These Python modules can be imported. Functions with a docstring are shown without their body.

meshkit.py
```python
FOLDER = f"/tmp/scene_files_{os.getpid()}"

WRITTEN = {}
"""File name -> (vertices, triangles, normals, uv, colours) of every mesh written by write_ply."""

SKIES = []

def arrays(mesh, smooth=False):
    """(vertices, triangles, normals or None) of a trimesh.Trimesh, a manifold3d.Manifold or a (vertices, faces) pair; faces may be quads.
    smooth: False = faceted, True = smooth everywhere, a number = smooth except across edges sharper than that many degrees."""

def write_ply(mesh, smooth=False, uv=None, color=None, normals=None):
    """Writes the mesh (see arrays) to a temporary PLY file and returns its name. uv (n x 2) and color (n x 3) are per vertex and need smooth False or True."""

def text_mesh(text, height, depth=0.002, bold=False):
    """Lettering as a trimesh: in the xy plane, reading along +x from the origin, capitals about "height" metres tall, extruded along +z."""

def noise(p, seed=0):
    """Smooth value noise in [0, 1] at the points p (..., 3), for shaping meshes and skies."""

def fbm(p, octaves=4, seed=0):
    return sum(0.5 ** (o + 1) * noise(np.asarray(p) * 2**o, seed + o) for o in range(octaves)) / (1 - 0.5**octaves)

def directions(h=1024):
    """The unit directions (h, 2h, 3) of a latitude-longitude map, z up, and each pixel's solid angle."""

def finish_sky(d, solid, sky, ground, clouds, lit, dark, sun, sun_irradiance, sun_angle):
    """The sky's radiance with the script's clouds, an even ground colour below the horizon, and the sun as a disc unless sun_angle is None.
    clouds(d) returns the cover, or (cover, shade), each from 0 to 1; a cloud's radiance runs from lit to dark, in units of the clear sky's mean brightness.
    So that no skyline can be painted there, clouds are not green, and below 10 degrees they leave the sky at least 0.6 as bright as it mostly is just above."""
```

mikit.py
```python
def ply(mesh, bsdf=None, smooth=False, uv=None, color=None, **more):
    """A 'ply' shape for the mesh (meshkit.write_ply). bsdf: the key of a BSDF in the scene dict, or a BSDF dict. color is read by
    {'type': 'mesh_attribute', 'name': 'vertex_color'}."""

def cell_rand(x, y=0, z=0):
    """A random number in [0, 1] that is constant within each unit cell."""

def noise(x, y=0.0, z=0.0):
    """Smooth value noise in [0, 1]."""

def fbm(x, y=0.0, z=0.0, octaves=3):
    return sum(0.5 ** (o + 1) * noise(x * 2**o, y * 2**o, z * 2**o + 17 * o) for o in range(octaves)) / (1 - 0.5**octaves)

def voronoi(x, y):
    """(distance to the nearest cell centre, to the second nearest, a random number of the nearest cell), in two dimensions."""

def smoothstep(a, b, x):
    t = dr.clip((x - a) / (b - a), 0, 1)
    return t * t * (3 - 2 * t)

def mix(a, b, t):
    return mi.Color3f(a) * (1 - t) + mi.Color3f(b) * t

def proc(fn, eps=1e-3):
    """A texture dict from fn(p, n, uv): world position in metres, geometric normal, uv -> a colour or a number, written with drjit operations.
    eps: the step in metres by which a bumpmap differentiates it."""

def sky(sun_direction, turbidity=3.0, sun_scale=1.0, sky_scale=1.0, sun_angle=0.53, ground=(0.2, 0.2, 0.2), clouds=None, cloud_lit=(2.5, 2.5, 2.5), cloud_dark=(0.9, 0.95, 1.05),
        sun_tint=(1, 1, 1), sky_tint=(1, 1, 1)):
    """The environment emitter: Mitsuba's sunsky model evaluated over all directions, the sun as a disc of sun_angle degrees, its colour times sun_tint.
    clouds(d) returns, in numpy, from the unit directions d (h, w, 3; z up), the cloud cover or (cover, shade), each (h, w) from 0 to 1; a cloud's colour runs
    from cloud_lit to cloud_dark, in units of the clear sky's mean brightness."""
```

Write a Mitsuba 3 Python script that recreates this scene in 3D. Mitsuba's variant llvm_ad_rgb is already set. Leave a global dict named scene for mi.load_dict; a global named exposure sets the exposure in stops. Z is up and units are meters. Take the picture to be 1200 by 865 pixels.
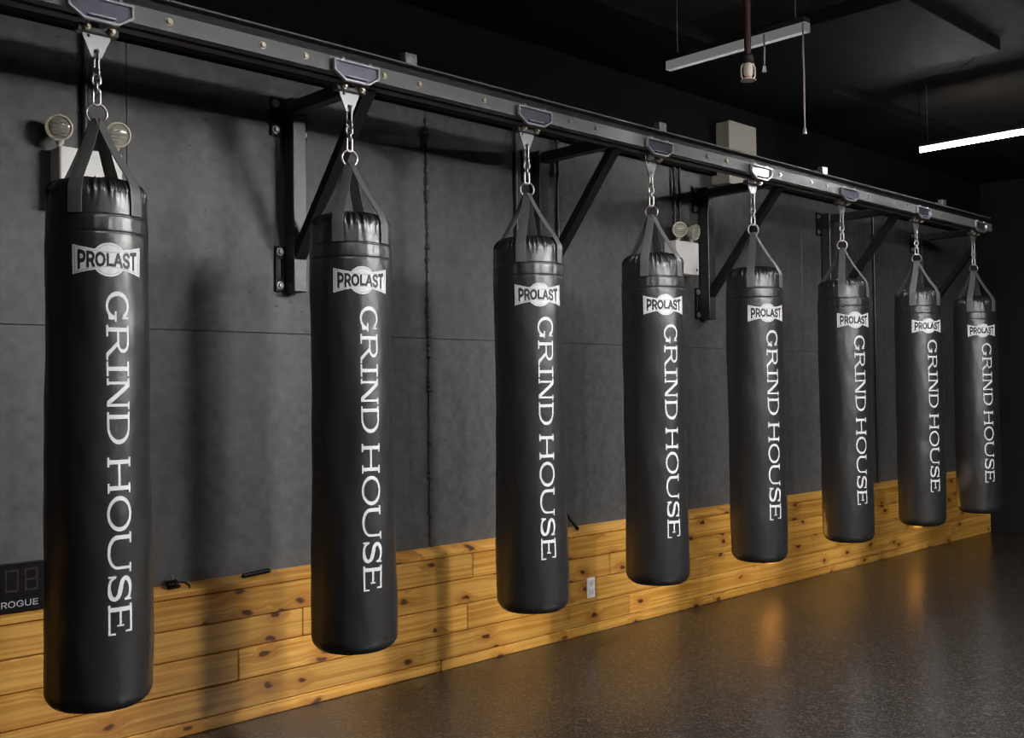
import math, random
import numpy as np
import trimesh
import drjit as dr
import mitsuba as mi
import mikit, meshkit
from mikit import noise, fbm, voronoi, cell_rand, smoothstep, mix
from shapely.geometry import Polygon, Point, box as sbox, LineString
from shapely.ops import unary_union
from shapely import affinity

T = mi.ScalarTransform4f
scene, labels = {}, {}
random.seed(7)

# ------------------------------------------------------------------ camera, light, exposure
exposure = 0.1
EYE = np.array([4.45684, 0.0, 1.50350])
FWD = np.array([-0.71255171, 0.70123185, 0.02332271])
UP = np.array([0.02657464, -0.0062436, 0.99962733])
scene['camera'] = {'type': 'perspective', 'fov': 51.3235, 'fov_axis': 'x', 'near_clip': 0.05, 'far_clip': 200.0,
                   'to_world': T().look_at(origin=EYE.tolist(), target=(EYE + FWD).tolist(), up=UP.tolist())}

LED_Z = 3.2                      # underside of the strip lights
LED_Y = [4.505, 7.476]           # the two strips in view
LED_POWER = 145.0                 # radiance of a strip's lens
LED_WHITE = (1.0, 0.985, 0.97)
# unseen strips over the open floor, placed to light wall and bags: x0, x1, y, underside, radiance
UNSEEN_STRIPS = [(2.7, 3.9, 3.3, 3.1, 155.0), (3.3, 4.5, 4.8, 3.1, 235.0), (4.5, 5.7, 3.8, 3.1, 190.0), (4.6, 5.8, 5.3, 3.1, 265.0), (4.9, 6.1, 6.6, 3.1, 240.0), (2.0, 3.2, 1.35, 3.2, 30.0)]
UNSEEN_SPOTS = [((4.4, 4.35, 3.2), (0.08, 6.98, 0.40), 640.0), ((4.4, 6.05, 3.2), (0.08, 9.44, 0.43), 680.0)]   # unseen warm narrow spots that make the floor streaks: place, aim, intensity
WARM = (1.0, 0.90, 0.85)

FLOOR, CEIL, SOFFIT = 0.02, 3.68, 3.6
XB = 0.7169                      # the line of the bags and the rail
BAG_Y = [1.611, 2.717, 3.805, 4.813, 5.856, 7.001, 8.190, 9.293]
BAG_YAW = [-10.5, -20.5, -28.0, -29.9, -31.5, -36.5, -40.5, -48.0]
END_Y = 11.1665

# ------------------------------------------------------------------ helpers
def obj(key, mesh, bsdf, label=None, category=None, group=None, kind=None, smooth=False, **more):
    if key in scene:
        k = 1
        while f'{key}_{k:03d}' in scene:
            k += 1
        key = f'{key}_{k:03d}'
    scene[key] = mikit.ply(mesh, bsdf, smooth=smooth, **more)
    tag(key, label, category, group, kind)
    return key

def tag(key, label=None, category=None, group=None, kind=None):
    d = {k: v for k, v in (('label', label), ('category', category), ('group', group), ('kind', kind)) if v}
    if d:
        labels[key] = {**labels.get(key, {}), **d}

def share(key, source):
    """another entry of the same mesh dict (already in world coordinates or with its own to_world)"""
    scene[key] = dict(source)

def numbered(name, i):
    return name if i == 0 else f'{name}_{i:03d}'

def cbox(x0, x1, y0, y1, z0, z1, c=0.003):
    """a box with chamfered edges"""
    c = min(c, 0.49 * min(x1 - x0, y1 - y0, z1 - z0))
    P = []
    for sx in (0, 1):
        for sy in (0, 1):
            for sz in (0, 1):
                p = np.array([(x0, x1)[sx], (y0, y1)[sy], (z0, z1)[sz]], float)
                s = np.array([1 - 2 * sx, 1 - 2 * sy, 1 - 2 * sz]) * c
                for k in range(3):
                    q = p + s
                    q[k] = p[k]
                    P.append(q)
    return trimesh.convex.convex_hull(np.array(P))

def cat(*ms):
    return trimesh.util.concatenate(list(ms))

def frame_of(t):
    t = t / np.linalg.norm(t)
    a = np.cross(t, [0, 0, 1] if abs(t[2]) < 0.9 else [1, 0, 0])
    a /= np.linalg.norm(a)
    return a, np.cross(t, a)

def tube(path, r, n=10, closed=False):
    """a round tube along the path"""
    P = np.asarray(path, float)
    m = len(P)
    tang = np.roll(P, -1, 0) - np.roll(P, 1, 0) if closed else np.gradient(P, axis=0)
    tang /= np.linalg.norm(tang, axis=1, keepdims=True)
    a, _ = frame_of(tang[0])
    V = []
    ang = np.arange(n) * 2 * np.pi / n
    rr = np.broadcast_to(r, (m,))
    for i in range(m):
        a = a - tang[i] * (a @ tang[i])
        a /= np.linalg.norm(a)
        b = np.cross(tang[i], a)
        V.append(P[i] + rr[i] * (np.cos(ang)[:, None] * a + np.sin(ang)[:, None] * b))
    F = []
    for i in range(m if closed else m - 1):
        j = (i + 1) % m
        for k in range(n):
            l = (k + 1) % n
            F += [[i * n + k, i * n + l, j * n + l], [i * n + k, j * n + l, j * n + k]]
    V = np.concatenate(V)
    if not closed:
        V = np.vstack([V, P[0], P[-1]])
        for k in range(n):
            l = (k + 1) % n
            F += [[m * n, l, k], [m * n + 1, (m - 1) * n + k, (m - 1) * n + l]]
    return trimesh.Trimesh(V, np.array(F), process=False)

def rod(p0, p1, r, n=14):
    return tube([p0, p1], r, n)

def lathe(profile, axis_point, axis=(0, 0, 1), n=28):
    """revolve (radius, height) pairs about an axis through axis_point"""
    ax = np.asarray(axis, float) / np.linalg.norm(axis)
    a, b = frame_of(ax)
    ang = np.arange(n) * 2 * np.pi / n
    ring = np.cos(ang)[:, None] * a + np.sin(ang)[:, None] * b
    V = np.concatenate([np.asarray(axis_point) + ax * h + ring * max(r, 1e-5) for r, h in profile])
    F = []
    for i in range(len(profile) - 1):
        for k in range(n):
            l = (k + 1) % n
            F += [[i * n + k, i * n + l, (i + 1) * n + l], [i * n + k, (i + 1) * n + l, (i + 1) * n + k]]
    m = trimesh.Trimesh(V, np.array(F), process=False)
    if m.volume < 0:
        m.invert()
    return m

def extr(poly, depth):
    parts = [g for g in getattr(poly, 'geoms', [poly]) if g.area > 1e-9]
    return trimesh.util.concatenate([trimesh.creation.extrude_polygon(g, depth, engine='earcut') for g in parts])

def place(m, origin, ex, ey, ez):
    """local x, y, z to world axes"""
    M = np.eye(4)
    M[:3, 0], M[:3, 1], M[:3, 2], M[:3, 3] = ex, ey, ez, origin
    m = m.copy()
    m.apply_transform(M)
    return m

def on_wall_plate(poly, x, depth):
    """polygon in (y, z) extruded from x outwards (+x)"""
    return place(extr(poly, depth), (x, 0, 0), (0, 1, 0), (0, 0, 1), (1, 0, 0))

def hexhead(c, axis, r, h):
    return lathe([(0, 0), (r, 0), (r, h * .75), (r * .85, h), (0, h)], c, axis, n=6)

# ------------------------------------------------------------------ materials
def P(key, **kw):
    scene[key] = {'type': 'twosided', 'bsdf': {'type': 'principled', **kw}}
    return key

def rgb(*c):
    return {'type': 'rgb', 'value': list(c)}

def f_wall(p, n, uv):
    big = fbm(p.y * 0.9 + 3, p.z * 1.1, 0.3, 4)
    fine = fbm(p.y * 28, p.z * 28, p.x * 28, 3)
    streak = fbm(p.y * 7, p.z * 0.8 + 5, 1.7, 3)
    pits = smoothstep(0.72, 0.86, fbm(p.y * 40, p.z * 52, 2.2, 2)) * smoothstep(0.52, 0.70, fbm(p.y * 2.1, p.z * 2.6, 9.1, 3))
    v = 0.064 + 0.046 * (big - 0.5) + 0.034 * (fine - 0.5) + 0.030 * (streak - 0.5)
    v = v * (1 - 0.6 * pits)
    return mi.Color3f(v * 1.02, v * 1.0, v * 0.985)

def f_wall_bump(p, n, uv):
    pits = smoothstep(0.70, 0.86, fbm(p.y * 40, p.z * 52, 2.2, 2)) * smoothstep(0.50, 0.70, fbm(p.y * 2.1, p.z * 2.6, 9.1, 3))
    return fbm(p.y * 5, p.z * 5, 0.0, 3) * 0.7 + fbm(p.y * 60, p.z * 60, 3.0, 3) * 0.12 - 0.45 * pits

scene['mat_wall'] = {'type': 'bumpmap', 'arbitrary': mikit.proc(f_wall_bump, eps=2e-3), 'scale': 0.006,
                     'bsdf': {'type': 'principled', 'base_color': mikit.proc(f_wall), 'roughness': 0.52, 'specular': 0.45}}
scene['mat_wall'] = {'type': 'twosided', 'bsdf': scene['mat_wall']}

def wood_fn(seed, tone):
    def f(p, n, uv):
        row = dr.floor(p.z / 0.137 + 0.42)
        y = p.y + cell_rand(row, seed, 3) * 9.37 + cell_rand(row, seed, 11) * 3.1 + seed * 3.7
        z = p.z
        d1, d2, w = voronoi(y * 4.2 + 0.10 * noise(y * 30, z * 60, 2), z * 8.5 + seed * 5 + 0.10 * noise(y * 30, z * 60, 5))
        knot = 1 - smoothstep(0.06, 0.15, d1)
        knot = knot * smoothstep(0.55, 0.62, w)
        halo = (1 - smoothstep(0.10, 0.55, d1)) * smoothstep(0.55, 0.62, w)
        zz = z + 0.03 * halo * dr.sin(y * 14) + 0.012 * (noise(y * 1.7, seed) - 0.5)
        grain = fbm(y * 1.3, zz * 95, seed, 3)
        lines = fbm(y * 0.7 + 9, zz * 260, seed, 2)
        tonev = 0.70 + 0.60 * cell_rand(row, seed, 8)
        g = smoothstep(0.3, 0.72, grain) * 0.75 + 0.25 * lines + 0.35 * fbm(y * 0.8, z * 6, seed + 2, 2)
        c = mix((0.56, 0.315, 0.072), (0.41, 0.185, 0.030), g)
        c = mix(c, (0.30, 0.105, 0.016), halo * 0.6)
        c = mix(c, (0.075, 0.024, 0.007), knot)
        return c * (tone * (0.98 + 0.16 * tonev))
    return f

WOOD = []
for s, tone in enumerate((1.0, 0.86, 1.12, 0.95)):
    WOOD.append(P(f'mat_wood_{s}', base_color=mikit.proc(wood_fn(s * 1.0 + 1, tone)), roughness=0.34, specular=0.5, clearcoat=0.35, clearcoat_gloss=0.8))

def f_floor(p, n, uv):
    sp = smoothstep(0.66, 0.76, noise(p.x * 150, p.y * 150, 1.0))
    sp2 = smoothstep(0.70, 0.80, noise(p.x * 61, p.y * 61, 7.0))
    big = fbm(p.x * 1.2, p.y * 1.2, 4.0, 3)
    fine = fbm(p.x * 80, p.y * 80, 2.0, 2)
    v = 0.009 + 0.005 * (big - 0.5) + 0.007 * (fine - 0.5)
    c = mi.Color3f(v * 1.16, v * 0.97, v * 0.82)
    return mix(c, (0.05, 0.042, 0.036), sp * 0.55 + sp2 * 0.3)

def f_floor_bump(p, n, uv):
    return fbm(p.x * 120, p.y * 120, 0.0, 2)

scene['mat_floor'] = {'type': 'twosided', 'bsdf': {'type': 'bumpmap', 'arbitrary': mikit.proc(f_floor_bump, eps=1.5e-3), 'scale': 0.0003,
                      'bsdf': {'type': 'principled', 'base_color': mikit.proc(f_floor), 'roughness': 0.26, 'specular': 0.5}}}

def f_ceiling(p, n, uv):
    v = 0.011 + 0.007 * (fbm(p.x * 2, p.y * 2, 0, 4) - 0.5)
    return mi.Color3f(v * 1.1, v * 0.98, v * 0.86)
P('mat_ceiling', base_color=mikit.proc(f_ceiling), roughness=0.9, specular=0.15)
P('mat_deep_black', base_color=rgb(.005, .005, .0052), roughness=0.8, specular=0.08)
P('mat_dark_wall', base_color=rgb(.007, .007, .0073), roughness=0.7, specular=0.15)

def f_vinyl_bump(p, n, uv):
    return fbm(p.x * 9, p.y * 9, p.z * 5, 3) + 0.05 * noise(p.x * 420, p.y * 420, p.z * 420)
scene['mat_vinyl'] = {'type': 'twosided', 'bsdf': {'type': 'bumpmap', 'arbitrary': mikit.proc(f_vinyl_bump, eps=2e-3), 'scale': 0.006,
                      'bsdf': {'type': 'principled', 'base_color': rgb(.0125, .0122, .0123), 'roughness': 0.37, 'specular': 0.85}}}
P('mat_strap', base_color=rgb(.085, .084, .083), roughness=0.42, specular=0.7)
P('mat_print', base_color=rgb(.56, .56, .58), roughness=0.5)
P('mat_print_dark', base_color=rgb(.018, .016, .02), roughness=0.5)
P('mat_print_grey', base_color=rgb(.30, .30, .32), roughness=0.5)

def f_steel(p, n, uv):
    v = 0.030 + 0.014 * (fbm(p.x * 30, p.y * 12, p.z * 30, 3) - 0.5)
    return mi.Color3f(v, v, v * 1.02)
P('mat_black_steel', base_color=mikit.proc(f_steel), roughness=0.38, specular=0.6)
P('mat_rail', base_color=rgb(.125, .127, .13), roughness=0.5, specular=0.35)
P('mat_matt_steel', base_color=rgb(.008, .008, .008), roughness=0.55, specular=0.25)
P('mat_stop', base_color=rgb(.20, .20, .25), roughness=0.25, metallic=0.85)
P('mat_stop_rim', base_color=rgb(.45, .45, .48), roughness=0.3, metallic=0.7)
P('mat_zinc', base_color=rgb(.60, .58, .58), roughness=0.28, metallic=0.95)
P('mat_galv', base_color=rgb(.33, .33, .33), roughness=0.42, metallic=0.8)
P('mat_brass', base_color=rgb(.62, .55, .42), roughness=0.3, metallic=0.9)
P('mat_chrome_pink', base_color=rgb(.72, .62, .68), roughness=0.2, metallic=1.0)
P('mat_white_plastic', base_color=rgb(.78, .77, .74), roughness=0.45)
P('mat_cream', base_color=rgb(.62, .56, .46), roughness=0.45)
P('mat_box_beige', base_color=rgb(.40, .37, .31), roughness=0.55)
P('mat_lens', base_color=rgb(.50, .47, .38), roughness=0.12, metallic=0.45, clearcoat=1.0)
P('mat_lamp_core', base_color=rgb(.85, .83, .78), roughness=0.25, metallic=0.6)
P('mat_black_plastic', base_color=rgb(.004, .004, .0045), roughness=0.4, specular=0.15)
P('mat_red_segment', base_color=rgb(.012, .0025, .0025), roughness=0.4)
P('mat_logo_grey', base_color=rgb(.22, .22, .25), roughness=0.5)
P('mat_pipe_red', base_color=rgb(.035, .008, .008), roughness=0.4)
P('mat_copper', base_color=rgb(.60, .30, .16), roughness=0.35, metallic=0.8)
P('mat_cord', base_color=rgb(.13, .09, .13), roughness=0.5)
P('mat_slot', base_color=rgb(.03, .03, .03), roughness=0.6)
P('mat_seal', base_color=rgb(.035, .034, .033), roughness=0.6)

# ------------------------------------------------------------------ the room
Y0, Y1, XR = -2.2, 15.0, 9.5
obj('floor', cbox(-0.3, XR + .2, Y0 - .2, Y1 + .2, FLOOR - .2, FLOOR, .001), 'mat_floor', 'dark speckled rubber gym floor', kind='structure')
obj('ceiling', cbox(-0.3, XR + .2, Y0 - .2, Y1 + .2, CEIL, CEIL + .2, .001), 'mat_ceiling', 'dark brownish concrete ceiling', kind='structure')
obj('trim_1', cbox(0.0, 0.76, Y0, END_Y, SOFFIT, CEIL + .01, .004), 'mat_deep_black', 'black soffit under the ceiling along the panelled wall', kind='structure')
obj('trim_2', cbox(0.62, 1.91, 5.52, 6.82, SOFFIT, CEIL + .01, .004), 'mat_deep_black', 'black ceiling drop between the two strip lights', kind='structure')
obj('trim_3', cbox(-0.02, 0.05, Y0, END_Y, 3.06, SOFFIT, .004), 'mat_deep_black', 'black band along the top of the concrete wall, partly painted shade', kind='structure')  # its black also stands in for the weak light above the rail
obj('wall_right', cbox(XR, XR + .2, Y0, Y1, FLOOR, CEIL, .002), 'mat_dark_wall', 'dark wall of the room on the far side', kind='structure')
obj('wall_front', cbox(-0.2, XR, Y0 - .2, Y0, FLOOR, CEIL, .002), 'mat_dark_wall', 'dark wall behind the viewer', kind='structure')
obj('wall_far', cbox(-0.2, XR, Y1, Y1 + .2, FLOOR, CEIL, .002), 'mat_dark_wall', 'dark wall at the deep end of the room', kind='structure')
obj('wall_back', cbox(0.0, 0.95, END_Y, END_Y + .2, FLOOR, CEIL, .004), 'mat_dark_wall', 'short black cross wall at the end of the bag row', kind='structure')
# long concrete wall: a core and cast panels with open joints
obj('wall_left', cbox(-0.3, -0.012, Y0, Y1, FLOOR, CEIL, .002), 'mat_seal', 'black painted concrete wall behind the punching bags', kind='structure')
YJ = [Y0, 2.052, 3.745, 7.677, END_Y]
for a, b in zip(YJ[:-1], YJ[1:]):
    for z0, z1 in ((FLOOR, 1.812), (1.812, 3.1)):
        g = 0.0008
        out = random.uniform(-.0015, .0015)
        obj('wall_left__panel', cbox(-0.02, out, a + g, b - g, z0 + (g if z0 > 1 else 0), z1 - g, .0018), 'mat_wall')
# rough bead of filler down the joint left of the third bag
rs = np.random.RandomState(3)
zz = np.linspace(0.69, 3.02, 190)
bead_r = 0.007 + 0.018 * np.clip(rs.rand(190) - .4, 0, 1) + 0.005 * np.sin(zz * 9) ** 2
bead = tube(np.stack([0 * zz + .001, 3.747 + .006 * (meshkit.noise(np.stack([zz * 3, zz * 0, zz * 0], 1)) - .5) + rs.randn(190) * .0016, zz], 1), bead_r, 6)
obj('wall_left__joint_filler', bead, 'mat_wall', 'rough filler bead down the wall joint', smooth=False)

# far wall of the deep room beyond the cross wall (same side): its upper floor is plain concrete too
obj('wall_left__panel', cbox(-0.02, 0, END_Y + .2, Y1, FLOOR, CEIL, .003), 'mat_dark_wall')

# ------------------------------------------------------------------ wood wainscot: planks and sill board
rows = [(0.490, 0.628), (0.355, 0.490), (0.211, 0.355), (0.078, 0.211), (FLOOR, 0.078)]
butts = [[1.1, 3.986, 5.9, 8.55], [0.6, 2.879, 5.15, 7.2, 9.4], [2.532, 3.943, 6.2, 7.617, 9.9], [1.3, 5.342, 6.80, 8.7, 10.2], [1.9, 3.747, 6.263, 7.9, 9.6]]
tag('trim_4', 'orange knotty wood plank wainscot along the foot of the wall', kind='structure')
for r, (z0, z1) in enumerate(rows):
    e = [-1.0] + butts[r] + [END_Y - .004]
    for a, b in zip(e[:-1], e[1:]):
        out = 0.076 + random.uniform(-.0012, .0012)
        obj('trim_4__plank', cbox(0.002, out, a + .0012, b - .0012, z0 + .0018 * (r < 4), z1 - .0018, .0042), WOOD[random.randrange(4)])
def sill(a, b):
    prof = Polygon([(0.002, 0.629), (0.080, 0.629), (0.083, 0.632), (0.083, 0.650), (0.078, 0.656), (0.002, 0.679)])
    m = extr(prof, b - a)
    return place(m, (0, a, 0), (1, 0, 0), (0, 0, 1), (0, 1, 0))
for k, (a, b) in enumerate(((-1, 1.2), (1.2, 3.62), (3.62, 6.05), (6.05, 8.3), (8.3, END_Y - .004))):
    m = sill(a + .001, b - .001)
    m.fix_normals()
    obj('trim_4__sill_board', m, WOOD[(k * 3 + 2) % 4])

# ------------------------------------------------------------------ strip lights
def emit(v):
    return {'type': 'area', 'radiance': {'type': 'rgb', 'value': [v * c for c in LED_WHITE]}}

def strip_light(i, x0, x1, y, z, power, label, dim_sides=None, cables=True, group=None):
    k = numbered('strip_light', i)
    tag(k, label, 'light', group)
    h = cbox(x0, x1, y - .026, y + .026, z + .036, z + .062, .003)
    obj(f'{k}__housing', h, 'mat_matt_steel')
    if dim_sides is None:
        prof = Polygon([(-.021, .036), (-.021, .012), (-.015, .002), (0, -.002), (.015, .002), (.021, .012), (.021, .036)])
        m = place(extr(prof, x1 - x0 - .01), (x0 + .005, y, z), (0, 1, 0), (0, 0, 1), (1, 0, 0))
        m.fix_normals()
        obj(f'{k}__lens', m, 'mat_white_plastic', emitter=emit(power))
    else:
        m = cbox(x0 + .005, x1 - .005, y - .013, y + .013, z + .030, z + .0355, .0008)
        m.fix_normals()
        obj(f'{k}__lens', m, 'mat_white_plastic', emitter=emit(power * 1.7))
        sk = cat(cbox(x0, x1, y - .021, y - .017, z - .010, z + .0355, .0008), cbox(x0, x1, y + .017, y + .021, z - .010, z + .0355, .0008), cbox(x0 - .004, x0 + .001, y - .021, y + .021, z - .010, z + .0355, .0008), cbox(x1 - .001, x1 + .004, y - .021, y + .021, z - .010, z + .0355, .0008))
        obj(f'{k}__added_glow_skirt', sk, 'mat_deep_black', emitter=emit(dim_sides))  # added skirts hide the bright lens and glow a dim grey
    for s, cx in enumerate((x0 + .06, x1 - .06)):
        obj(numbered(f'{k}__suspension_wire', s), rod((cx, y, z + .06), (cx, y, CEIL + .005), .0014, 6), 'mat_galv')
    return k

strip_light(0, 1.085, 1.895, LED_Y[0], LED_Z, LED_POWER * 0.5, 'dimmer grey strip light hanging behind the sprinkler pipe', dim_sides=0.12)
k = strip_light(1, 1.085, 1.895, LED_Y[1], LED_Z, LED_POWER, 'bright white strip light hanging below the ceiling at right')
cord = [(1.10, LED_Y[1] + .03, 3.25), (1.10, 7.45, 3.45), (1.115, 7.40, 3.60), (1.16, 7.30, 3.665), (1.30, 7.15, 3.63), (1.48, 7.12, 3.62), (1.62, 7.08, 3.655), (1.70, 7.0, 3.675)]
obj(f'{k}__power_cord', tube(trimesh.path.simplify.resample_spline(np.array(cord), smooth=0, count=40) if False else np.array(cord), .004, 8), 'mat_black_plastic', 'black power cord', smooth=40)
def unseen_strip(i, x0, x1, y, z, v):
    k = numbered('strip_light', i)
    tag(k, 'unseen wide white strip light over the open floor, lighting the wall and bags', 'light', 'strip lights out of view')
    obj(f'{k}__housing', cbox(x0 - .01, x1 + .01, y - .08, y + .08, z + .030, z + .070, .003), 'mat_matt_steel')
    obj(f'{k}__lens', cbox(x0, x1, y - .07, y + .07, z, z + .0305, .001), 'mat_white_plastic', emitter=emit(v))
    for n, cx in enumerate((x0 + .06, x1 - .06)):
        obj(numbered(f'{k}__suspension_wire', n), rod((cx, y, z + .065), (cx, y, CEIL + .005), .0014, 6), 'mat_galv')
for i, a in enumerate(UNSEEN_STRIPS):
    unseen_strip(i + 2, *a)
for i, (c, aim, v) in enumerate(UNSEEN_SPOTS):
    k = numbered('unseen_spot_lamp', i)
    tag(k, 'unseen black spot lamp aimed at the wood planks to make the floor streaks', 'lamp', 'spot lamps out of view')
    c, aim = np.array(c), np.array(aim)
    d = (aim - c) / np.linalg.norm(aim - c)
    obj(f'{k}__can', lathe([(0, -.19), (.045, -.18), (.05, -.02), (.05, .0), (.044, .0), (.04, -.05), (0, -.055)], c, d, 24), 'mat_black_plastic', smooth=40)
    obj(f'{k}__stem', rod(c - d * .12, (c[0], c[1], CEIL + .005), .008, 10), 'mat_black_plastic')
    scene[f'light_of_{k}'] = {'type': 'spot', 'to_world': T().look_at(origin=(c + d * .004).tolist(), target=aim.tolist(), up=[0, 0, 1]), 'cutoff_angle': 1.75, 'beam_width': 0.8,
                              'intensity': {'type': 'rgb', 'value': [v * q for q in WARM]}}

# ------------------------------------------------------------------ overhead rail
RX0, RX1, RZ0, RZ1 = 0.650, 0.775, 2.868, 2.935
RY0, RY1 = 0.55, 9.56
tag('overhead_rail', 'long black steel overhead rail carrying the row of punching bags', 'rail')
# channel with an open slot underneath
prof = Polygon([(RX0, RZ0), (RX0 + .048, RZ0), (RX0 + .048, RZ0 + .006), (RX0 + .006, RZ0 + .006), (RX0 + .006, RZ1 - .006), (RX1 - .006, RZ1 - .006),
                (RX1 - .006, RZ0 + .006), (RX1 - .048, RZ0 + .006), (RX1 - .048, RZ0), (RX1, RZ0), (RX1, RZ1), (RX0, RZ1)])
m = place(extr(prof, RY1 - RY0), (0, RY0, 0), (1, 0, 0), (0, 0, 1), (0, 1, 0)); m.fix_normals()
obj('overhead_rail__channel', m, 'mat_rail')
obj('overhead_rail__web', cbox(.685, .730, RY0, RY1, RZ1, 2.984, .002), 'mat_matt_steel', 'recessed black web')
obj('overhead_rail__flange', cbox(.655, .768, RY0, RY1, 2.984, 2.992, .002), 'mat_rail', 'thin top flange')
bolt_y = [1.875, 2.275, 2.477, 2.885, 3.084, 3.487, 4.097, 4.303, 5.323, 5.523, 6.139, 6.534, 6.742, 7.354, 7.762, 7.963, 8.57, 9.48]
for y in bolt_y:
    yy = y * .9925
    b = cat(hexhead((RX1, yy, 2.904), (1, 0, 0), .0115, .009), lathe([(0, 0), (.015, 0), (.015, .002), (0, .002)], (RX1, yy, 2.904), (1, 0, 0), 16))
    obj('overhead_rail__bolt', b, 'mat_brass')
# joint clamps on top of the rail
CL = [(3.056, 'just right of the second bag'), (4.917, 'above the fourth bag'), (6.759, 'above and left of the sixth bag'), (8.701, 'between the seventh and eighth bags')]
for i, (y, where) in enumerate(CL):
    k = numbered('rail_clamp', i)
    tag(k, f'small steel clamp block on the overhead rail, {where}', 'clamp', None)
    blk = cat(cbox(.690, .730, y - .035, y + .035, 2.991, 3.055, .003))
    obj(f'{k}__block', blk, 'mat_galv')
    obj(f'{k}__bar', cbox(.50, .692, y - .018, y + .018, 3.012, 3.022, .002), 'mat_black_steel')
    for s, bx in enumerate((.53, .66)):
        obj(numbered(f'{k}__bolt', s), cat(hexhead((bx, y, 3.021), (0, 0, 1), .012, .012), rod((bx, y, 2.993), (bx, y, 3.042), .006, 8)), 'mat_galv')

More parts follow.
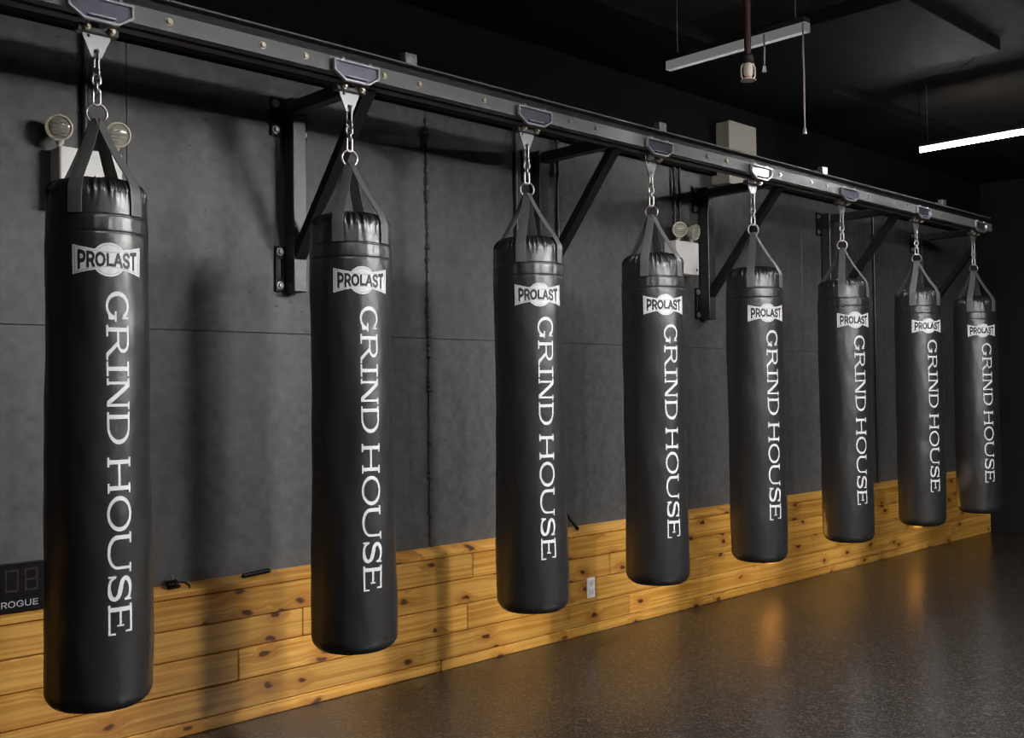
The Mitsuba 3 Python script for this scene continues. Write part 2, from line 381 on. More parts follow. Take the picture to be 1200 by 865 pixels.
# ------------------------------------------------------------------ wall brackets
BR_Y = [2.877, 4.589, 6.301, 8.013, 9.725]
BR_L = ['black steel wall bracket behind the second bag, its post clear on the wall at left', 'black steel wall bracket behind the third bag',
        'black steel wall bracket beside the white emergency light box behind the fourth bag', 'black steel wall bracket behind the sixth bag',
        'black steel wall bracket behind the eighth bag, in the dark corner']
def bracket(i, y):
    k = numbered('wall_bracket', i)
    tag(k, BR_L[i], 'bracket')
    y0, y1 = y - .038, y + .038
    obj(f'{k}__post', cbox(.012, .090, y0, y1, 2.010, 2.950, .004), 'mat_black_steel')
    for n, (za, zb) in enumerate(((2.770, 2.955), (2.015, 2.235))):
        pk = numbered(f'{k}__mounting_plate', n)
        ro = sbox(y - .105 if n == 0 else y - .09, za, y + .095 if n == 0 else y + .03, zb)
        if n == 1:
            ro = ro.difference(sbox(y - .078, za + .06, y - .052, zb - .06))
        obj(pk, on_wall_plate(ro, .0, .013), 'mat_matt_steel')
        ys = (y - .082, y + .074) if n == 0 else (y - .066,)
        c = 0
        for yy in ys:
            for zc in (za + .028, zb - .028):
                if n == 0 and yy > y and zc > za + .1:
                    continue
                obj(numbered(f'{pk}__bolt', c), cat(hexhead((.012, yy, zc), (1, 0, 0), .014, .014), lathe([(0, 0), (.02, 0), (.02, .003), (0, .003)], (.0125, yy, zc), (1, 0, 0), 16)), 'mat_galv')
                c += 1
    # arm to the rail and its strut below
    obj(f'{k}__arm', cbox(.088, .648, y - .030, y + .030, 2.878, 2.938, .003), 'mat_black_steel')
    a, b = np.array([.088, 2.20]), np.array([.655, 2.866])
    d = (b - a) / np.linalg.norm(b - a)
    # flat bar on edge: mitred at post and rail
    s = 0.052
    up = np.array([0, s / d[0]])
    poly = Polygon([(a[0], a[1] - up[1] / 2 * .9), (a[0], a[1] + up[1] / 2 * .9), (b[0] - s * .9, 2.872), (b[0] + .012, 2.872)])
    m = place(extr(poly, .062), (0, y + .031, 0), (1, 0, 0), (0, 0, 1), (0, -1, 0)); m.fix_normals()
    obj(f'{k}__strut', m, 'mat_matt_steel')
for i, y in enumerate(BR_Y):
    bracket(i, y)

# ------------------------------------------------------------------ lettering
def ell(cx, cy, rx, ry, n=48):
    return Polygon([(cx + rx * math.cos(t), cy + ry * math.sin(t)) for t in np.arange(n) * 2 * math.pi / n])
def serif(x0, x1, top):
    t = .08
    return sbox(x0, 1 - t, x1, 1) if top else sbox(x0, 0, x1, t)
def glyph(ch, w):
    st, th, sf = .185, .12, .085      # stem, thin stroke, serif overhang
    if ch == 'I':
        c = w / 2
        return unary_union([sbox(c - st / 2, 0, c + st / 2, 1), serif(0, w, True), serif(0, w, False)])
    if ch == 'H':
        l, r = .12 + st / 2, w - .12 - st / 2
        return unary_union([sbox(l - st / 2, 0, l + st / 2, 1), sbox(r - st / 2, 0, r + st / 2, 1), sbox(l, .445, r, .445 + .10)] +
                           [serif(c - st / 2 - .12, c + st / 2 + .12, t) for c in (l, r) for t in (0, 1)])
    if ch == 'N':
        l, r = .14 + th / 2, w - .12 - th / 2
        return unary_union([sbox(l - th / 2, 0, l + th / 2, 1), sbox(r - th / 2, 0, r + th / 2, 1), Polygon([(l - th / 2 - .02, 1), (l + st - .02, 1), (r + th / 2, 0), (r + th / 2 - st - .04, 0)]),
                            serif(0, .30, True), serif(0, .30, False), serif(r - .15, w, True)])
    if ch == 'D':
        l = .12
        o = unary_union([ell(w * .46, .5, w * .54, .5), sbox(l, 0, w * .46, 1)]).intersection(sbox(l, 0, w, 1))
        i = unary_union([ell(w * .46, .5, w * .54 - st * 1.05, .41), sbox(l + st, .09, w * .46, .91)]).intersection(sbox(l + st, 0, w, 1))
        return unary_union([o.difference(i), serif(0, .5, True), serif(0, .5, False)])
    if ch == 'O':
        return ell(w / 2, .5, w / 2, .52).difference(ell(w / 2, .5, w / 2 - st * 1.02, .415))
    if ch == 'G':
        ring = ell(w * .49, .5, w * .49, .52).difference(ell(w * .50, .5, w * .49 - st, .42))
        ring = ring.difference(Polygon([(w * .5, .5), (w * .86, .78), (w * 1.2, .80), (w * 1.2, .22), (w * .9, .22)]))
        return unary_union([ring, sbox(w - .06 - st, .10, w - .06, .44), sbox(w - .42, .37, w + .03, .45), sbox(w * .86, .70, w * .86 + .085, .98)])
    if ch == 'R':
        l = .11
        o = unary_union([ell(w * .52, .735, w * .28, .265), sbox(l, .47, w * .52, 1)])
        i = unary_union([ell(w * .52, .735, w * .28 - st * .85, .175), sbox(l + st, .56, w * .52, .91)]).intersection(sbox(l + st, 0, w, 1))
        leg = Polygon([(w * .44, .52), (w * .44 + st * 1.15, .52), (w * .95, .0), (w * .95 - st * 1.25, 0)])
        return unary_union([o.difference(i), sbox(l, 0, l + st, 1), leg, serif(0, .5, False), serif(0, .4, True), sbox(w * .80, 0, w, .075)])
    if ch == 'U':
        l, r = .12, w - .14 - th
        o = unary_union([ell((l + r + th) / 2, .40, (r + th - l) / 2, .42), sbox(l, .40, r + th, 1)])
        i = unary_union([ell((l + st + r) / 2, .40, (r - l - st) / 2, .305), sbox(l + st, .40, r, 1.2)])
        return unary_union([o.difference(i), serif(0, .47, True), serif(r - .13, w, True)])
    if ch == 'S':
        pts = [(.88, .74), (.80, .88), (.62, .945), (.42, .945), (.23, .87), (.15, .745), (.22, .62), (.40, .55), (.62, .49), (.80, .40), (.87, .27), (.80, .13), (.60, .055), (.38, .055), (.20, .13), (.12, .27)]
        pts = np.array(pts)
        from scipy.interpolate import splprep, splev
        tck, _ = splprep(pts.T, s=0)
        u = np.linspace(0, 1, 90)
        x, y = splev(u, tck)
        wd = .052 + .042 * np.exp(-((u - .5) / .17) ** 2) + .028 * (np.exp(-((u - .27) / .09) ** 2) + np.exp(-((u - .73) / .09) ** 2))
        s = unary_union([LineString([(x[a] * w, y[a]), (x[a + 1] * w, y[a + 1])]).buffer(wd[a]) for a in range(89)])
        return unary_union([s, sbox(w * .90 - .045, .68, w * .90 + .035, .99), sbox(w * .09 - .03, .01, w * .09 + .05, .34)]).intersection(sbox(-.05, -.02, w + .05, 1.02))
    if ch == 'E':
        l = .11
        return unary_union([sbox(l, 0, l + st, 1), sbox(0, .91, w * .93, 1), sbox(0, 0, w, .09), sbox(l, .45, w * .72, .545), sbox(w * .93 - .08, .72, w * .93, 1), sbox(w - .08, 0, w, .30),
                            sbox(w * .72 - .07, .36, w * .72, .64)])
CAPH = .080
TXT_Z0, TXT_LEN = 1.876, 1.176
GPX = [('G', 0, 35), ('R', 39.5, 81), ('I', 82.5, 100), ('N', 102.5, 139), ('D', 142, 180), ('H', 195, 237), ('O', 240.5, 282), ('U', 283, 330), ('S', 331.5, 365), ('E', 367, 402)]
def vertical_text():
    ps = []
    for ch, a, b in GPX:
        s = TXT_LEN / 402
        g = glyph(ch, (b - a) * s / CAPH)
        ps.append(affinity.translate(affinity.scale(g, CAPH, CAPH, origin=(0, 0)), a * s, -CAPH / 2))
    return unary_union([p.buffer(0) for p in ps])
TEXT = vertical_text().simplify(.0003)

# the logo: bow-tie plaque with a disc behind, dark outline, dark letters
LW, LHE, LHM, LR = .246, .104, .062, .0585
def bow(w, he, hm, n=24):
    xs = np.linspace(-w / 2, w / 2, n)
    h = hm / 2 + (he - hm) / 2 * np.abs(xs / (w / 2)) ** 1.6
    return Polygon(list(zip(xs, h)) + list(zip(xs[::-1], -h[::-1])))
LOGO = unary_union([bow(LW, LHE, LHM), ell(0, 0, LR, LR, 64)])
ring_o = ell(0, 0, LR - .006, LR - .006, 64).difference(ell(0, 0, LR - .0085, LR - .0085, 64)).difference(bow(LW, LHE, LHM))
band = bow(LW - .014, LHE - .014, LHM - .010).difference(bow(LW - .019, LHE - .019, LHM - .015))
LINES = unary_union([ring_o, band])
def logo_letters():
    m = meshkit.text_mesh('PROLAST', 1.0, depth=.01, bold=True)
    up = m.faces[m.face_normals[:, 2] > .9]
    g = unary_union([Polygon(m.vertices[f][:, :2]).buffer(.002) for f in up]).buffer(.030, join_style=2).simplify(.004)
    m = finely(extr(g, .0004), .06)
    v = m.vertices.copy()
    x0, x1, y0, y1 = v[:, 0].min(), v[:, 0].max(), v[:, 1].min(), v[:, 1].max()
    x = (v[:, 0] - x0) / (x1 - x0) * 2 - 1
    y = np.clip((v[:, 1] - y0) / (y1 - y0) * 2 - 1, -1, 1)
    hx = (.046 + .025 * np.abs(x) ** 1.5) / 2
    m.vertices = np.stack([x * (LW / 2 - .019), y * hx, v[:, 2]], 1)
    return m

# ------------------------------------------------------------------ punching bags
ZB, ZT, RB = 0.430, 2.272, 0.1765
def bag_radius(z, th, seed):
    """radius at height z and angle th (arrays)"""
    z, th = np.asarray(z, float), np.asarray(th, float)
    t = np.clip((z - ZB) / (ZT - ZB), 0, 1)
    R = RB + .003 * np.sin(t * 5.3 + .6 + seed * .7) - .007 * np.clip((z - 2.05) / .2, 0, 1) + .003 * np.exp(-((z - .75) / .25) ** 2)
    cs = np.stack([np.cos(th) * 1.3 + seed * 3.1, np.sin(th) * 1.3 + 4, z * 2.3 + 7 * seed], -1)
    R = R + .017 * (meshkit.fbm(cs, 3, seed) - .5) * np.clip((2.1 - z) / .2, 0.15, 1)
    for zs in (2.141, 2.082):
        R = R - .0022 * np.exp(-((z - zs) / .003) ** 2)
    R = R + .0006 * np.exp(-((z - 2.111) / .024) ** 4)
    # small puckers below the seams
    cs2 = np.stack([np.cos(th) * 9 + seed, np.sin(th) * 9, z * 10 + seed], -1)
    R = R + .004 * (meshkit.noise(cs2, seed + 5) - .5) * np.exp(-((z - 2.12) / .09) ** 2)
    rs = np.random.RandomState(40 + seed)
    ph, am = rs.rand(5) * 6.28, rs.rand(5)
    wr = sum((.6 + a_) * np.sin(k * th + p + 1.5 * np.sin(3 * th + p)) for a_, p, k in zip(am, ph, (29, 37, 46, 55, 21))) / 3
    R = R + .0022 * wr * np.clip((z - 2.165) / .057, 0, 1) ** 2
    return R

def bag_body(seed, cx, cy):
    n = 216
    th = np.arange(n) * 2 * np.pi / n
    zs = [ZB + .055 - .055 * math.cos(a) for a in np.linspace(0.0, math.pi / 2, 9)[1:]]
    prof = [(0.0, ZB - .004), (.06, ZB - .003), (.115, ZB)]
    a = np.linspace(0, math.pi / 2, 10)
    low = [(RB - .06 + .06 * math.sin(t), ZB + .065 * (1 - math.cos(t))) for t in a]
    mid = [(None, z) for z in np.linspace(ZB + .08, 2.06, 110)] + [(None, z) for z in np.linspace(2.064, 2.160, 36)] + [(None, z) for z in np.linspace(2.168, 2.222, 10)]
    a = np.linspace(0.05, math.pi / 2, 14)
    top = [(-.062 * (1 - math.cos(t)), 2.222 + .052 * math.sin(t)) for t in a]
    V = []
    def ring(r, z):
        V.append(np.stack([cx + r * np.cos(th), cy + r * np.sin(th), z + 0 * th], 1))
    low0 = bag_radius(np.full(n, ZB + .075), th, seed)
    for r, z in prof:
        ring(np.full(n, r), z)
    for r, z in low:
        ring(low0 * r / RB, z)
    for _, z in mid:
        ring(bag_radius(np.full(n, z), th, seed), z)
    rt = bag_radius(np.full(n, 2.222), th, seed)
    rs = np.random.RandomState(40 + seed)
    ph, am = rs.rand(5) * 6.28, rs.rand(5)
    wr = sum((.6 + a_) * np.sin(k * th + p + 1.5 * np.sin(3 * th + p)) for a_, p, k in zip(am, ph, (29, 37, 46, 55, 21)))
    wr = wr / 3
    for d, z in top:
        f = .38 + .62 * (z - 2.222) / .052
        ring(rt + d + .0058 * wr * np.clip(f, 0, 1) ** 1.1, z + .003 * wr * f)
    for q, zadd in ((.85, .007), (.62, .012), (.35, .016), (0.02, .018)):
        ring(rt * q * .68 + .0058 * wr * q, 2.274 + zadd + .003 * wr * q)
    V = np.concatenate(V)
    m = len(V) // n
    i, k = np.meshgrid(np.arange(m - 1), np.arange(n), indexing='ij')
    l = (k + 1) % n
    A, B, C, D = i * n + k, i * n + l, (i + 1) * n + l, (i + 1) * n + k
    F = np.concatenate([np.stack([A, B, C], -1).reshape(-1, 3), np.stack([A, C, D], -1).reshape(-1, 3)])
    return trimesh.Trimesh(V, F, process=False)

def wrap(m, cx, cy, yaw, seed, z_of, u_of, lift):
    """bend a flat mesh (x, y, depth) around the bag"""
    v = m.vertices
    z = z_of(v)
    th = np.radians(yaw) + u_of(v) / RB
    r = bag_radius(z, th, seed) + lift + v[:, 2]
    out = m.copy()
    out.vertices = np.stack([cx + r * np.cos(th), cy + r * np.sin(th), z], 1)
    return out

def finely(m, size=.009):
    v, f = trimesh.remesh.subdivide_to_size(m.vertices, m.faces, size, max_iter=12)
    return trimesh.Trimesh(v, f, process=False)

TEXT_M = finely(extr(TEXT, .0012), .014)
LOGO_M, LINE_M, LET_M = finely(extr(LOGO, .0010), .012), finely(extr(LINES, .0006), .012), finely(logo_letters(), .012)

def strap(cx, cy, yaw, seed):
    th = math.radians(yaw)
    er = np.array([math.cos(th), math.sin(th), 0]); et = np.array([-math.sin(th), math.cos(th), 0])
    R = lambda z: float(bag_radius(np.array([z]), np.array([th]), seed)[0])
    path = [(R(2.145) + .0022, 2.145), (R(2.18) + .0026, 2.18), (R(2.21) + .003, 2.212), (R(2.22) - .001 + .004, 2.236), (.160, 2.266), (.150, 2.283)]
    a, b = np.array([.150, 2.283]), np.array([.0075, 2.508])
    for t in np.linspace(.12, 1, 9):
        p = a + (b - a) * t
        path.append((p[0] - .006 * math.sin(t * math.pi), p[1] - .004 * math.sin(t * math.pi)))
    path = np.array(path)
    tang = np.gradient(path, axis=0); tang /= np.linalg.norm(tang, axis=1, keepdims=True)
    nor = np.stack([tang[:, 1], -tang[:, 0]], 1)
    V, m = [], len(path)
    for i in range(m):
        f = i / (m - 1)
        w = .0245 - .0045 * max(0, (f - .35) / .65)
        for s, h in ((-w, 0), (-w, .003), (-w * .6, .0042), (w * .6, .0042), (w, .003), (w, 0)):
            r, z = path[i] + nor[i] * h
            V.append(np.array([cx, cy, z]) + er * r + et * s)
    V = np.array(V)
    F = []
    for i in range(m - 1):
        for k in range(6):
            l = (k + 1) % 6
            F += [[i * 6 + k, (i + 1) * 6 + l, i * 6 + l], [i * 6 + k, (i + 1) * 6 + k, (i + 1) * 6 + l]]
    for k in range(1, 5):
        F += [[0, k, k + 1], [(m - 1) * 6, (m - 1) * 6 + k + 1, (m - 1) * 6 + k]]
    mesh = trimesh.Trimesh(V, np.array(F), process=False)
    if mesh.volume < 0:
        mesh.invert()
    return mesh

def loop(c, w, h, r, ex, ez=(0, 0, 1), n=28):
    """a closed stadium-shaped link: w x h outside"""
    ex, ez, c = np.asarray(ex, float), np.asarray(ez, float), np.asarray(c, float)
    q = w / 2 - r
    s = h / 2 - r - q
    pts = []
    for t in np.linspace(0, math.pi, n // 2):
        pts.append((q * math.cos(t), s + q * math.sin(t)))
    for t in np.linspace(math.pi, 2 * math.pi, n // 2):
        pts.append((q * math.cos(t), -s + q * math.sin(t)))
    P3 = np.array([c + ex * a + ez * b for a, b in pts])
    if s < 1e-6:
        P3 = P3[np.r_[0:n // 2 - 1, n // 2:n - 1]]
    return tube(P3, r, 9, closed=True)

BAG_L = ['black punching bag nearest the viewer, hanging in front of the two left emergency lamps',
         'second black punching bag from the near end, hanging left of the cracked wall joint',
         'third black punching bag from the near end, hanging left of the wall outlet',
         'fourth black punching bag from the near end, in front of the white emergency light box',
         'fifth black punching bag from the near end, below the beige wall box',
         'sixth black punching bag from the near end, third from the far end',
         'second farthest black punching bag, hanging under the right end of the rail',
         'farthest black punching bag of the row, in front of the dark corner']
ORD = ['nearest', 'second nearest', 'third nearest', 'fourth nearest', 'fifth nearest', 'third farthest', 'second farthest', 'farthest']
for i in range(8):
    cx, cy, yaw = XB, BAG_Y[i], BAG_YAW[i]
    k = numbered('punching_bag', i)
    tag(k, BAG_L[i], 'punching bag', 'black punching bags in a row')
    obj(f'{k}__body', bag_body(i, cx, cy), 'mat_vinyl', smooth=True)
    for n, a in enumerate((-33, 38, 147, 214)):
        obj(numbered(f'{k}__strap', n), strap(cx, cy, yaw + a + (i % 3 - 1) * 4, i), 'mat_strap', smooth=35)
    obj(f'{k}__lettering', wrap(TEXT_M, cx, cy, yaw + 9.2, i, lambda v: TXT_Z0 - v[:, 0], lambda v: v[:, 1], .0004), 'mat_print', 'white capital lettering running down the front')
    lz = 1.984
    lk = f'{k}__logo_patch'
    obj(lk, wrap(LOGO_M, cx, cy, yaw, i, lambda v: lz + v[:, 1], lambda v: v[:, 0], .0004), 'mat_print', 'white bow-tie shaped logo patch with a disc')
    obj(f'{lk}__outline', wrap(LINE_M, cx, cy, yaw, i, lambda v: lz + v[:, 1], lambda v: v[:, 0], .0012), 'mat_print_grey')
    obj(f'{lk}__lettering', wrap(LET_M, cx, cy, yaw, i, lambda v: lz + v[:, 1], lambda v: v[:, 0], .0018), 'mat_print_dark', 'dark block lettering')
    # ring, chain and trolley
    va = math.atan2(EYE[1] - cy, EYE[0] - cx) + math.radians(14 + 9 * ((i * 5) % 3 - 1))
    ex = np.array([-math.sin(va), math.cos(va), 0])
    ey = np.array([math.cos(va), math.sin(va), 0])
    obj(f'{k}__ring', loop((cx, cy, 2.529), .080, .080, .0052, ex, n=36), 'mat_chrome_pink', 'shiny steel ring', smooth=True)
    c = numbered('hanging_chain', i)
    tag(c, f'steel chain with oval links holding the {ORD[i]} punching bag', 'chain', 'chains above the punching bags')
    lk = [(2.5885, .074, .034, ex), (2.6240, .046, .036, ey), (2.6490, .048, .038, ex), (2.6735, .046, .036, ey * .8 + ex * .6), (2.7175, .088, .036, ex * .5 + ey * .86)]
    for n, (zc, h, w, e) in enumerate(lk):
        obj(numbered(f'{c}__link', n), loop((cx, cy, zc), w, h, 0.0056, e / np.linalg.norm(e)), 'mat_zinc', smooth=True)
    t = numbered('rail_trolley', i)
    tag(t, f'trolley with stop plate on the overhead rail above the {ORD[i]} bag', 'trolley', 'trolleys on the overhead rail')
    hp = Polygon([(-.052, .055), (.052, .055), (.050, .030), (.018, -.042), (-.018, -.042), (-.050, .030)]).difference(Point(0, -.022).buffer(.011)).difference(Point(-.030, .032).buffer(.006))
    obj(f'{t}__hanger_plate', place(extr(hp, .006), (cx - .003, cy, 2.772), (0, 1, 0), (0, 0, 1), (1, 0, 0)), 'mat_galv')
    obj(f'{t}__crossbar', cbox(cx - .022, cx + .022, cy - .075, cy + .075, 2.812, 2.840, .003), 'mat_black_steel')
    for n, s in enumerate((-.045, .045)):
        obj(numbered(f'{t}__bolt', n), cat(hexhead((cx + .022, cy + s, 2.826), (1, 0, 0), .014, .012), rod((cx + .03, cy + s, 2.826), (cx + .046, cy + s, 2.826), .007, 8)), 'mat_brass')
    obj(f'{t}__stem', rod((cx - .003, cy, 2.838), (cx - .003, cy, 2.8675), .02, 12), 'mat_galv')
    # hexagonal stop plate in front of the rail: a pan with raised rim
    yp = cy - .015
    hx = Polygon([(-.118, .040), (.118, .040), (.118, -.010), (.062, -.046), (-.062, -.046), (-.118, -.010)])
    pl = place(extr(hx, .006), (RX1 + .010, yp, 2.880), (0, 1, 0), (0, 0, 1), (1, 0, 0))
    sp = obj(f'{t}__stop_plate', pl, 'mat_stop', 'blue-grey hexagonal stop plate')
    rim = hx.difference(hx.buffer(-.008, join_style=2))
    obj(f'{sp}__rim', place(extr(rim, .016), (RX1 + .012, yp, 2.880), (0, 1, 0), (0, 0, 1), (1, 0, 0)), 'mat_stop_rim')
    obj(f'{sp}__lip', cbox(RX1 + .014, RX1 + .034, yp - .050, yp + .050, 2.850, 2.856, .001), 'mat_stop_rim')
    for n, s in enumerate((-.07, .07)):
        obj(numbered(f'{sp}__bolt', n), hexhead((RX1 + .014, yp + s, 2.920), (0, 0, 1), .012, .012), 'mat_stop_rim')
    obj(f'{sp}__spacer', cbox(RX1, RX1 + .0105, yp - .075, yp + .075, 2.885, 2.915, .001), 'mat_matt_steel')

# ------------------------------------------------------------------ emergency lights
def lamp_head(k, n, c, axis, r=.052):
    hk = numbered(f'{k}__lamp_head', n)
    ax = np.array(axis, float) / np.linalg.norm(axis)
    c = np.array(c)
    obj(hk, lathe([(0, -.062), (r * .55, -.060), (r * .9, -.03), (r, -.004), (r * 1.04, .004), (r * 1.02, .010), (r * .9, .011), (r * .88, .002), (0, -.01)], c, ax, 30), 'mat_cream', 'cream round lamp head', smooth=40)
    obj(f'{hk}__lens', lathe([(r * .89, .003), (r * .7, .010), (r * .35, .0145), (0, .016)], c, ax, 30), 'mat_lens', 'ribbed glass lens', smooth=True)
    a, b = frame_of(ax)
    ribs = cat(*[rod(c + ax * .0135 + b * t - a * math.sqrt(max(.0, (r * .8) ** 2 - t * t)) * .75, c + ax * .0135 + b * t + a * math.sqrt(max(.0, (r * .8) ** 2 - t * t)) * .75, .0022, 6) for t in (-.022, -.008, .008, .022)])
    obj(f'{hk}__ribs', ribs, 'mat_lamp_core')
    low = c - np.array([0, 0, r]) - ax * .03
    obj(f'{hk}__swivel', cat(rod(low + np.array([0, 0, .02]), low - np.array([0, 0, .03]), .011, 12), lathe([(0, -.014), (.016, -.012), (.016, .012), (0, .014)], low, (0, 0, 1), 14)), 'mat_cream')
def emergency(i, y0, y1, z0, z1, heads, label):
    k = numbered('emergency_light', i)
    tag(k, label, 'emergency light')
    obj(f'{k}__box', cbox(0.0, .105, y0, y1, z0, z1, .005), 'mat_white_plastic')
    obj(f'{k}__test_button', lathe([(0, 0), (.007, 0), (.007, .004), (0, .005)], (.105, y1 - .03, z0 + .035), (1, 0, 0), 14), 'mat_slot')
    for n, (c, a) in enumerate(heads):
        lamp_head(k, n, c, a)
emergency(0, 1.722, 1.985, 2.30, 2.540, [((.105, 1.72, 2.612), (.9, -.42, -.15)), ((.105, 1.965, 2.622), (.85, -.15, -.2))],
          'white emergency light with two round lamps behind the nearest bag\'s straps')
emergency(1, 5.865, 6.125, 2.308, 2.534, [((.105, 5.905, 2.608), (.85, -.55, -.1)), ((.105, 6.085, 2.606), (.8, .12, -.15))],
          'white emergency light box with two round lamps beside the third wall bracket')

# conduits
def conduit(i, y, z0, z1, r, label, x=.018):
    k = numbered('conduit', i)
    tag(k, label, 'conduit')
    obj(f'{k}__pipe', rod((x, y, z0), (x, y, z1), r, 12), 'mat_black_steel', smooth=40)
    z = z0 + .18
    n = 0
    while z < z1:
        obj(numbered(f'{k}__clip', n), cat(cbox(0, .004, y - r - .012, y + r + .012, z - .009, z + .009, .001), tube([(x - .014, y - r - .002, z), (x + r * .7, y - r * .8, z), (x + r + .002, y, z), (x + r * .7, y + r * .8, z), (x - .014, y + r + .002, z)], .0035, 6)), 'mat_black_steel')
        z += .75
        n += 1
conduit(0, 1.862, 2.545, 3.06, .013, 'black conduit running up the wall above the left emergency light')
conduit(1, 4.425, .68, 3.06, .013, 'black conduit on the wall behind the third bag, left of the wall bracket')
conduit(2, 4.785, 2.45, 3.06, .011, 'short black conduit on the wall between the third and fourth bags')
conduit(3, 5.970, 2.54, 3.06, .010, 'left of two thin black conduits rising from the middle emergency light')
conduit(4, 6.030, 2.54, 3.06, .010, 'right of two thin black conduits rising from the middle emergency light')
conduit(5, 8.870, .68, 3.06, .012, 'black conduit down the wall between the sixth and seventh bags')

# beige box high on the wall
tag('electrical_box', 'beige metal electrical box high on the wall above the fifth bag', 'electrical box')
obj('electrical_box__case', cbox(.0, .155, 6.44, 6.79, 2.992, 3.438, .004), 'mat_box_beige')
obj('electrical_box__cover', cbox(.153, .160, 6.436, 6.794, 2.988, 3.442, .002), 'mat_box_beige')
for n, (y, z) in enumerate(((6.46, 3.42), (6.77, 3.42), (6.46, 3.01), (6.77, 3.01))):
    obj(numbered('electrical_box__screw', n), hexhead((.159, y, z), (1, 0, 0), .006, .004), 'mat_galv')

# outlet in the wood
tag('wall_outlet', 'white wall outlet set in the wood planks between the third and fourth bags', 'outlet')
obj('wall_outlet__cover_plate', cbox(.070, .081, 4.928, 5.003, .240, .362, .003), 'mat_white_plastic')
for n, z in enumerate((.275, .327)):
    s = numbered('wall_outlet__socket', n)
    obj(s, cbox(.0805, .0835, 4.948, 4.983, z - .017, z + .017, .0012), 'mat_cream')
    obj(f'{s}__slots', cat(cbox(.0830, .0840, 4.957, 4.959, z - .008, z + .006, .0003), cbox(.0830, .0840, 4.972, 4.974, z - .008, z + .006, .0003)), 'mat_slot')

# ------------------------------------------------------------------ timer on the sill
tag('wall_timer', 'black wall timer with unlit red digits on the wood sill, left of the nearest bag', 'timer')
TY0, TY1, TZ0, TZ1, TXF = 1.18, 1.715, .668, .858, .062
obj('wall_timer__case', cbox(.012, TXF, TY0, TY1, TZ0, TZ1, .004), 'mat_black_plastic')
obj('wall_timer__window', cbox(TXF - .002, TXF + .002, TY0 + .01, TY1 - .01, TZ0 + .062, TZ1 - .008, .0008), 'mat_black_plastic')
def seg_digit(on, y, z, w, h):
    t = w * .2
    S = {'a': (0, h - t, w, h), 'g': (0, h / 2 - t / 2, w, h / 2 + t / 2), 'd': (0, 0, w, t), 'f': (0, h / 2, t, h), 'b': (w - t, h / 2, w, h), 'e': (0, 0, t, h / 2), 'c': (w - t, 0, w, h / 2)}
    return cat(*[cbox(TXF + .001, TXF + .003, y + a + .0015, y + c - .0015, z + b + .0015, z + d - .0015, .0006) for s, (a, b, c, d) in S.items() if s in on])
for n, (on, y) in enumerate((('abcdef', 1.325), ('abcdef', 1.415), ('abcdef', 1.515), ('abcdefg', 1.590))):
    obj(numbered('wall_timer__digit', n), seg_digit(on, y, .748, .056, .092), 'mat_red_segment')
tm = meshkit.text_mesh('ROGUE', .024, depth=.0012, bold=True)
b = tm.bounds
sx = .142 / (b[1][0] - b[0][0])
tm.vertices = np.stack([(tm.vertices[:, 0] - b[0][0]) * sx, tm.vertices[:, 1], tm.vertices[:, 2]], 1)
obj('wall_timer__lettering', place(tm, (TXF - .0005, 1.503, .690), (0, 1, 0), (0, 0, 1), (1, 0, 0)), 'mat_logo_grey', 'grey capital lettering')

# small things on the sill
def sill_z(x):
    return .679 - (x - .002) / .085 * .023
tag('cable_clump', 'small black clump of strap and buckle on the sill beside the nearest bag', 'strap')
rs = np.random.RandomState(5)
ts = np.linspace(0, 1, 60)
coil = np.stack([.045 + .022 * np.cos(ts * 24), 2.225 + .045 * (ts - .5) + .01 * np.sin(ts * 15), sill_z(.045) + .020 + .012 * np.sin(ts * 24)], 1)
obj('cable_clump__coil', tube(coil, .0075, 8), 'mat_black_plastic', smooth=50)
obj('cable_clump__tail', tube([(.055, 2.245, sill_z(.05) + .03), (.06, 2.275, sill_z(.05) + .026), (.065, 2.295, sill_z(.05) + .012), (.068, 2.300, sill_z(.068) + .005)], .0045, 8), 'mat_black_plastic', smooth=50)
obj('cable_clump__buckle', cat(cbox(.040, .050, 2.222, 2.234, sill_z(.04) + .036, sill_z(.04) + .060, .002)), 'mat_zinc')
tag('black_bar', 'short black bar lying on the sill between the first and second bags', 'bar')
p0, p1 = np.array([.045, 2.575, sill_z(.045) + .012]), np.array([.026, 2.735, sill_z(.026) + .012])
obj('black_bar__grip', tube([p0, p0 + (p1 - p0) * .05, p0 + (p1 - p0) * .93], [.008, .011, .011], 12), 'mat_black_plastic', smooth=40)
obj('black_bar__end_cap', tube([p0 + (p1 - p0) * .93, p1], [.0125, .010], 12), 'mat_galv')
tag('leaning_stick', 'thin black stick leaning on the wall beside the third bag', 'stick')
obj('leaning_stick__shaft', rod((.060, 4.872, sill_z(.06) + .004), (.009, 4.765, .825), .008, 10), 'mat_black_plastic')
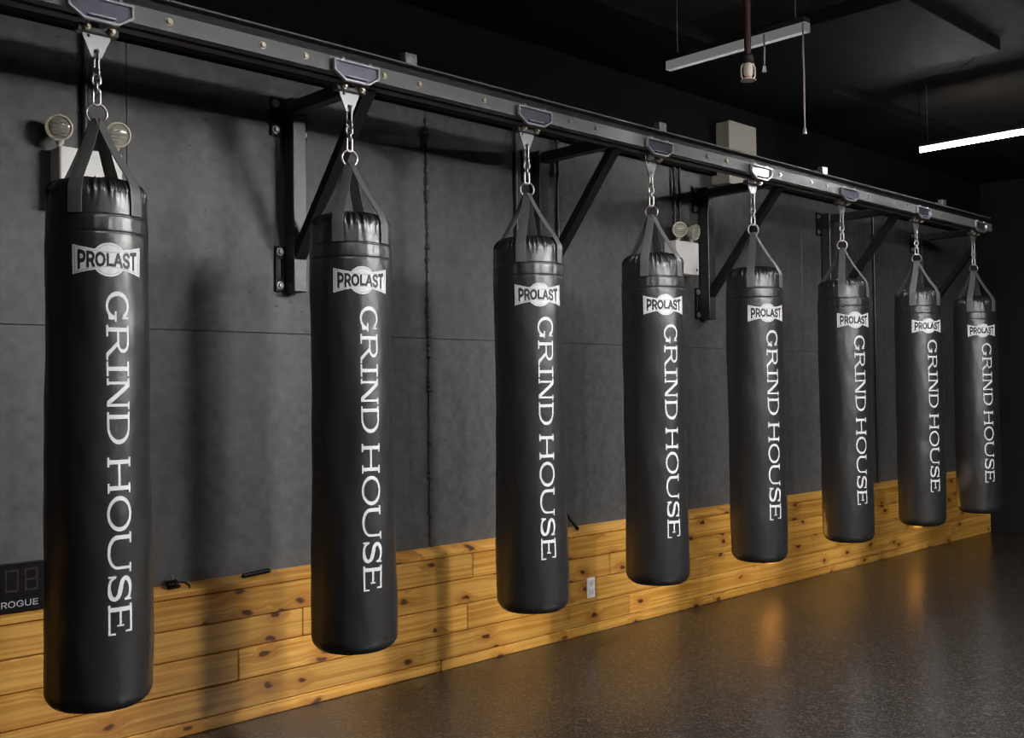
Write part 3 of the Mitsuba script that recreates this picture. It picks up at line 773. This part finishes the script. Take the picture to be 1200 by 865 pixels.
obj('leaning_stick__tip', rod((.0605, 4.873, sill_z(.06) + .003), (.058, 4.868, sill_z(.06) + .02), .0095, 10), 'mat_black_plastic')

# ------------------------------------------------------------------ sprinkler and cords
SX, SY = 1.70, 4.30
tag('sprinkler', 'pendant fire sprinkler on a dark red pipe hanging from the ceiling', 'sprinkler')
obj('sprinkler__pipe', rod((SX, SY, 3.075), (SX, SY, CEIL + .005), .0165, 16), 'mat_pipe_red', smooth=40)
obj('sprinkler__collar', lathe([(0, .045), (.020, .045), (.026, .035), (.026, .010), (.018, .0), (0, 0)], (SX, SY, 3.04), n=20), 'mat_matt_steel', smooth=30)
obj('sprinkler__body', lathe([(0, .075), (.017, .075), (.022, .060), (.022, .022), (.016, .006), (.010, 0), (0, 0)], (SX, SY, 2.972), n=20), 'mat_cream', smooth=30)
obj('sprinkler__seat', lathe([(0, .012), (.0165, .012), (.0175, .002), (0, 0)], (SX, SY, 2.970), n=18), 'mat_copper', 'copper coloured seat', smooth=30)
obj('sprinkler__deflector', lathe([(0, .014), (.012, .014), (.034, .004), (.037, .0), (.034, -.002), (0, -.001)], (SX, SY, 2.962), n=24), 'mat_cream', smooth=30)
for n, s in enumerate((-.024, .024)):
    obj(numbered('sprinkler__guard_arm', n), tube([(SX + s * .7, SY + s * .7, 3.042), (SX + s * .95, SY + s * .95, 3.02), (SX + s * .95, SY + s * .95, 2.985), (SX + s * .7, SY + s * .7, 2.966)], .004, 8), 'mat_cream', smooth=40)
def pull_cord(i, x, y, z0, z1, label):
    k = numbered('pull_cord', i)
    tag(k, label, 'cord')
    obj(f'{k}__string', tube([(x, y, z0), (x + .002, y, (z0 + z1) / 2), (x, y, z1)], .0042, 8), 'mat_cord', smooth=40)
    obj(f'{k}__bell', lathe([(0, .03), (.006, .028), (.011, .004), (.010, 0), (0, 0)], (x, y, z1 - .028), n=16), 'mat_zinc', smooth=40)
pull_cord(0, 1.890, 4.505 - .031, 3.225, 2.73, 'long purple pull cord hanging from the right end of the dim strip light')
pull_cord(1, 1.680, 4.505 - .031, 3.225, 3.07, 'short purple pull cord beside the sprinkler pipe')
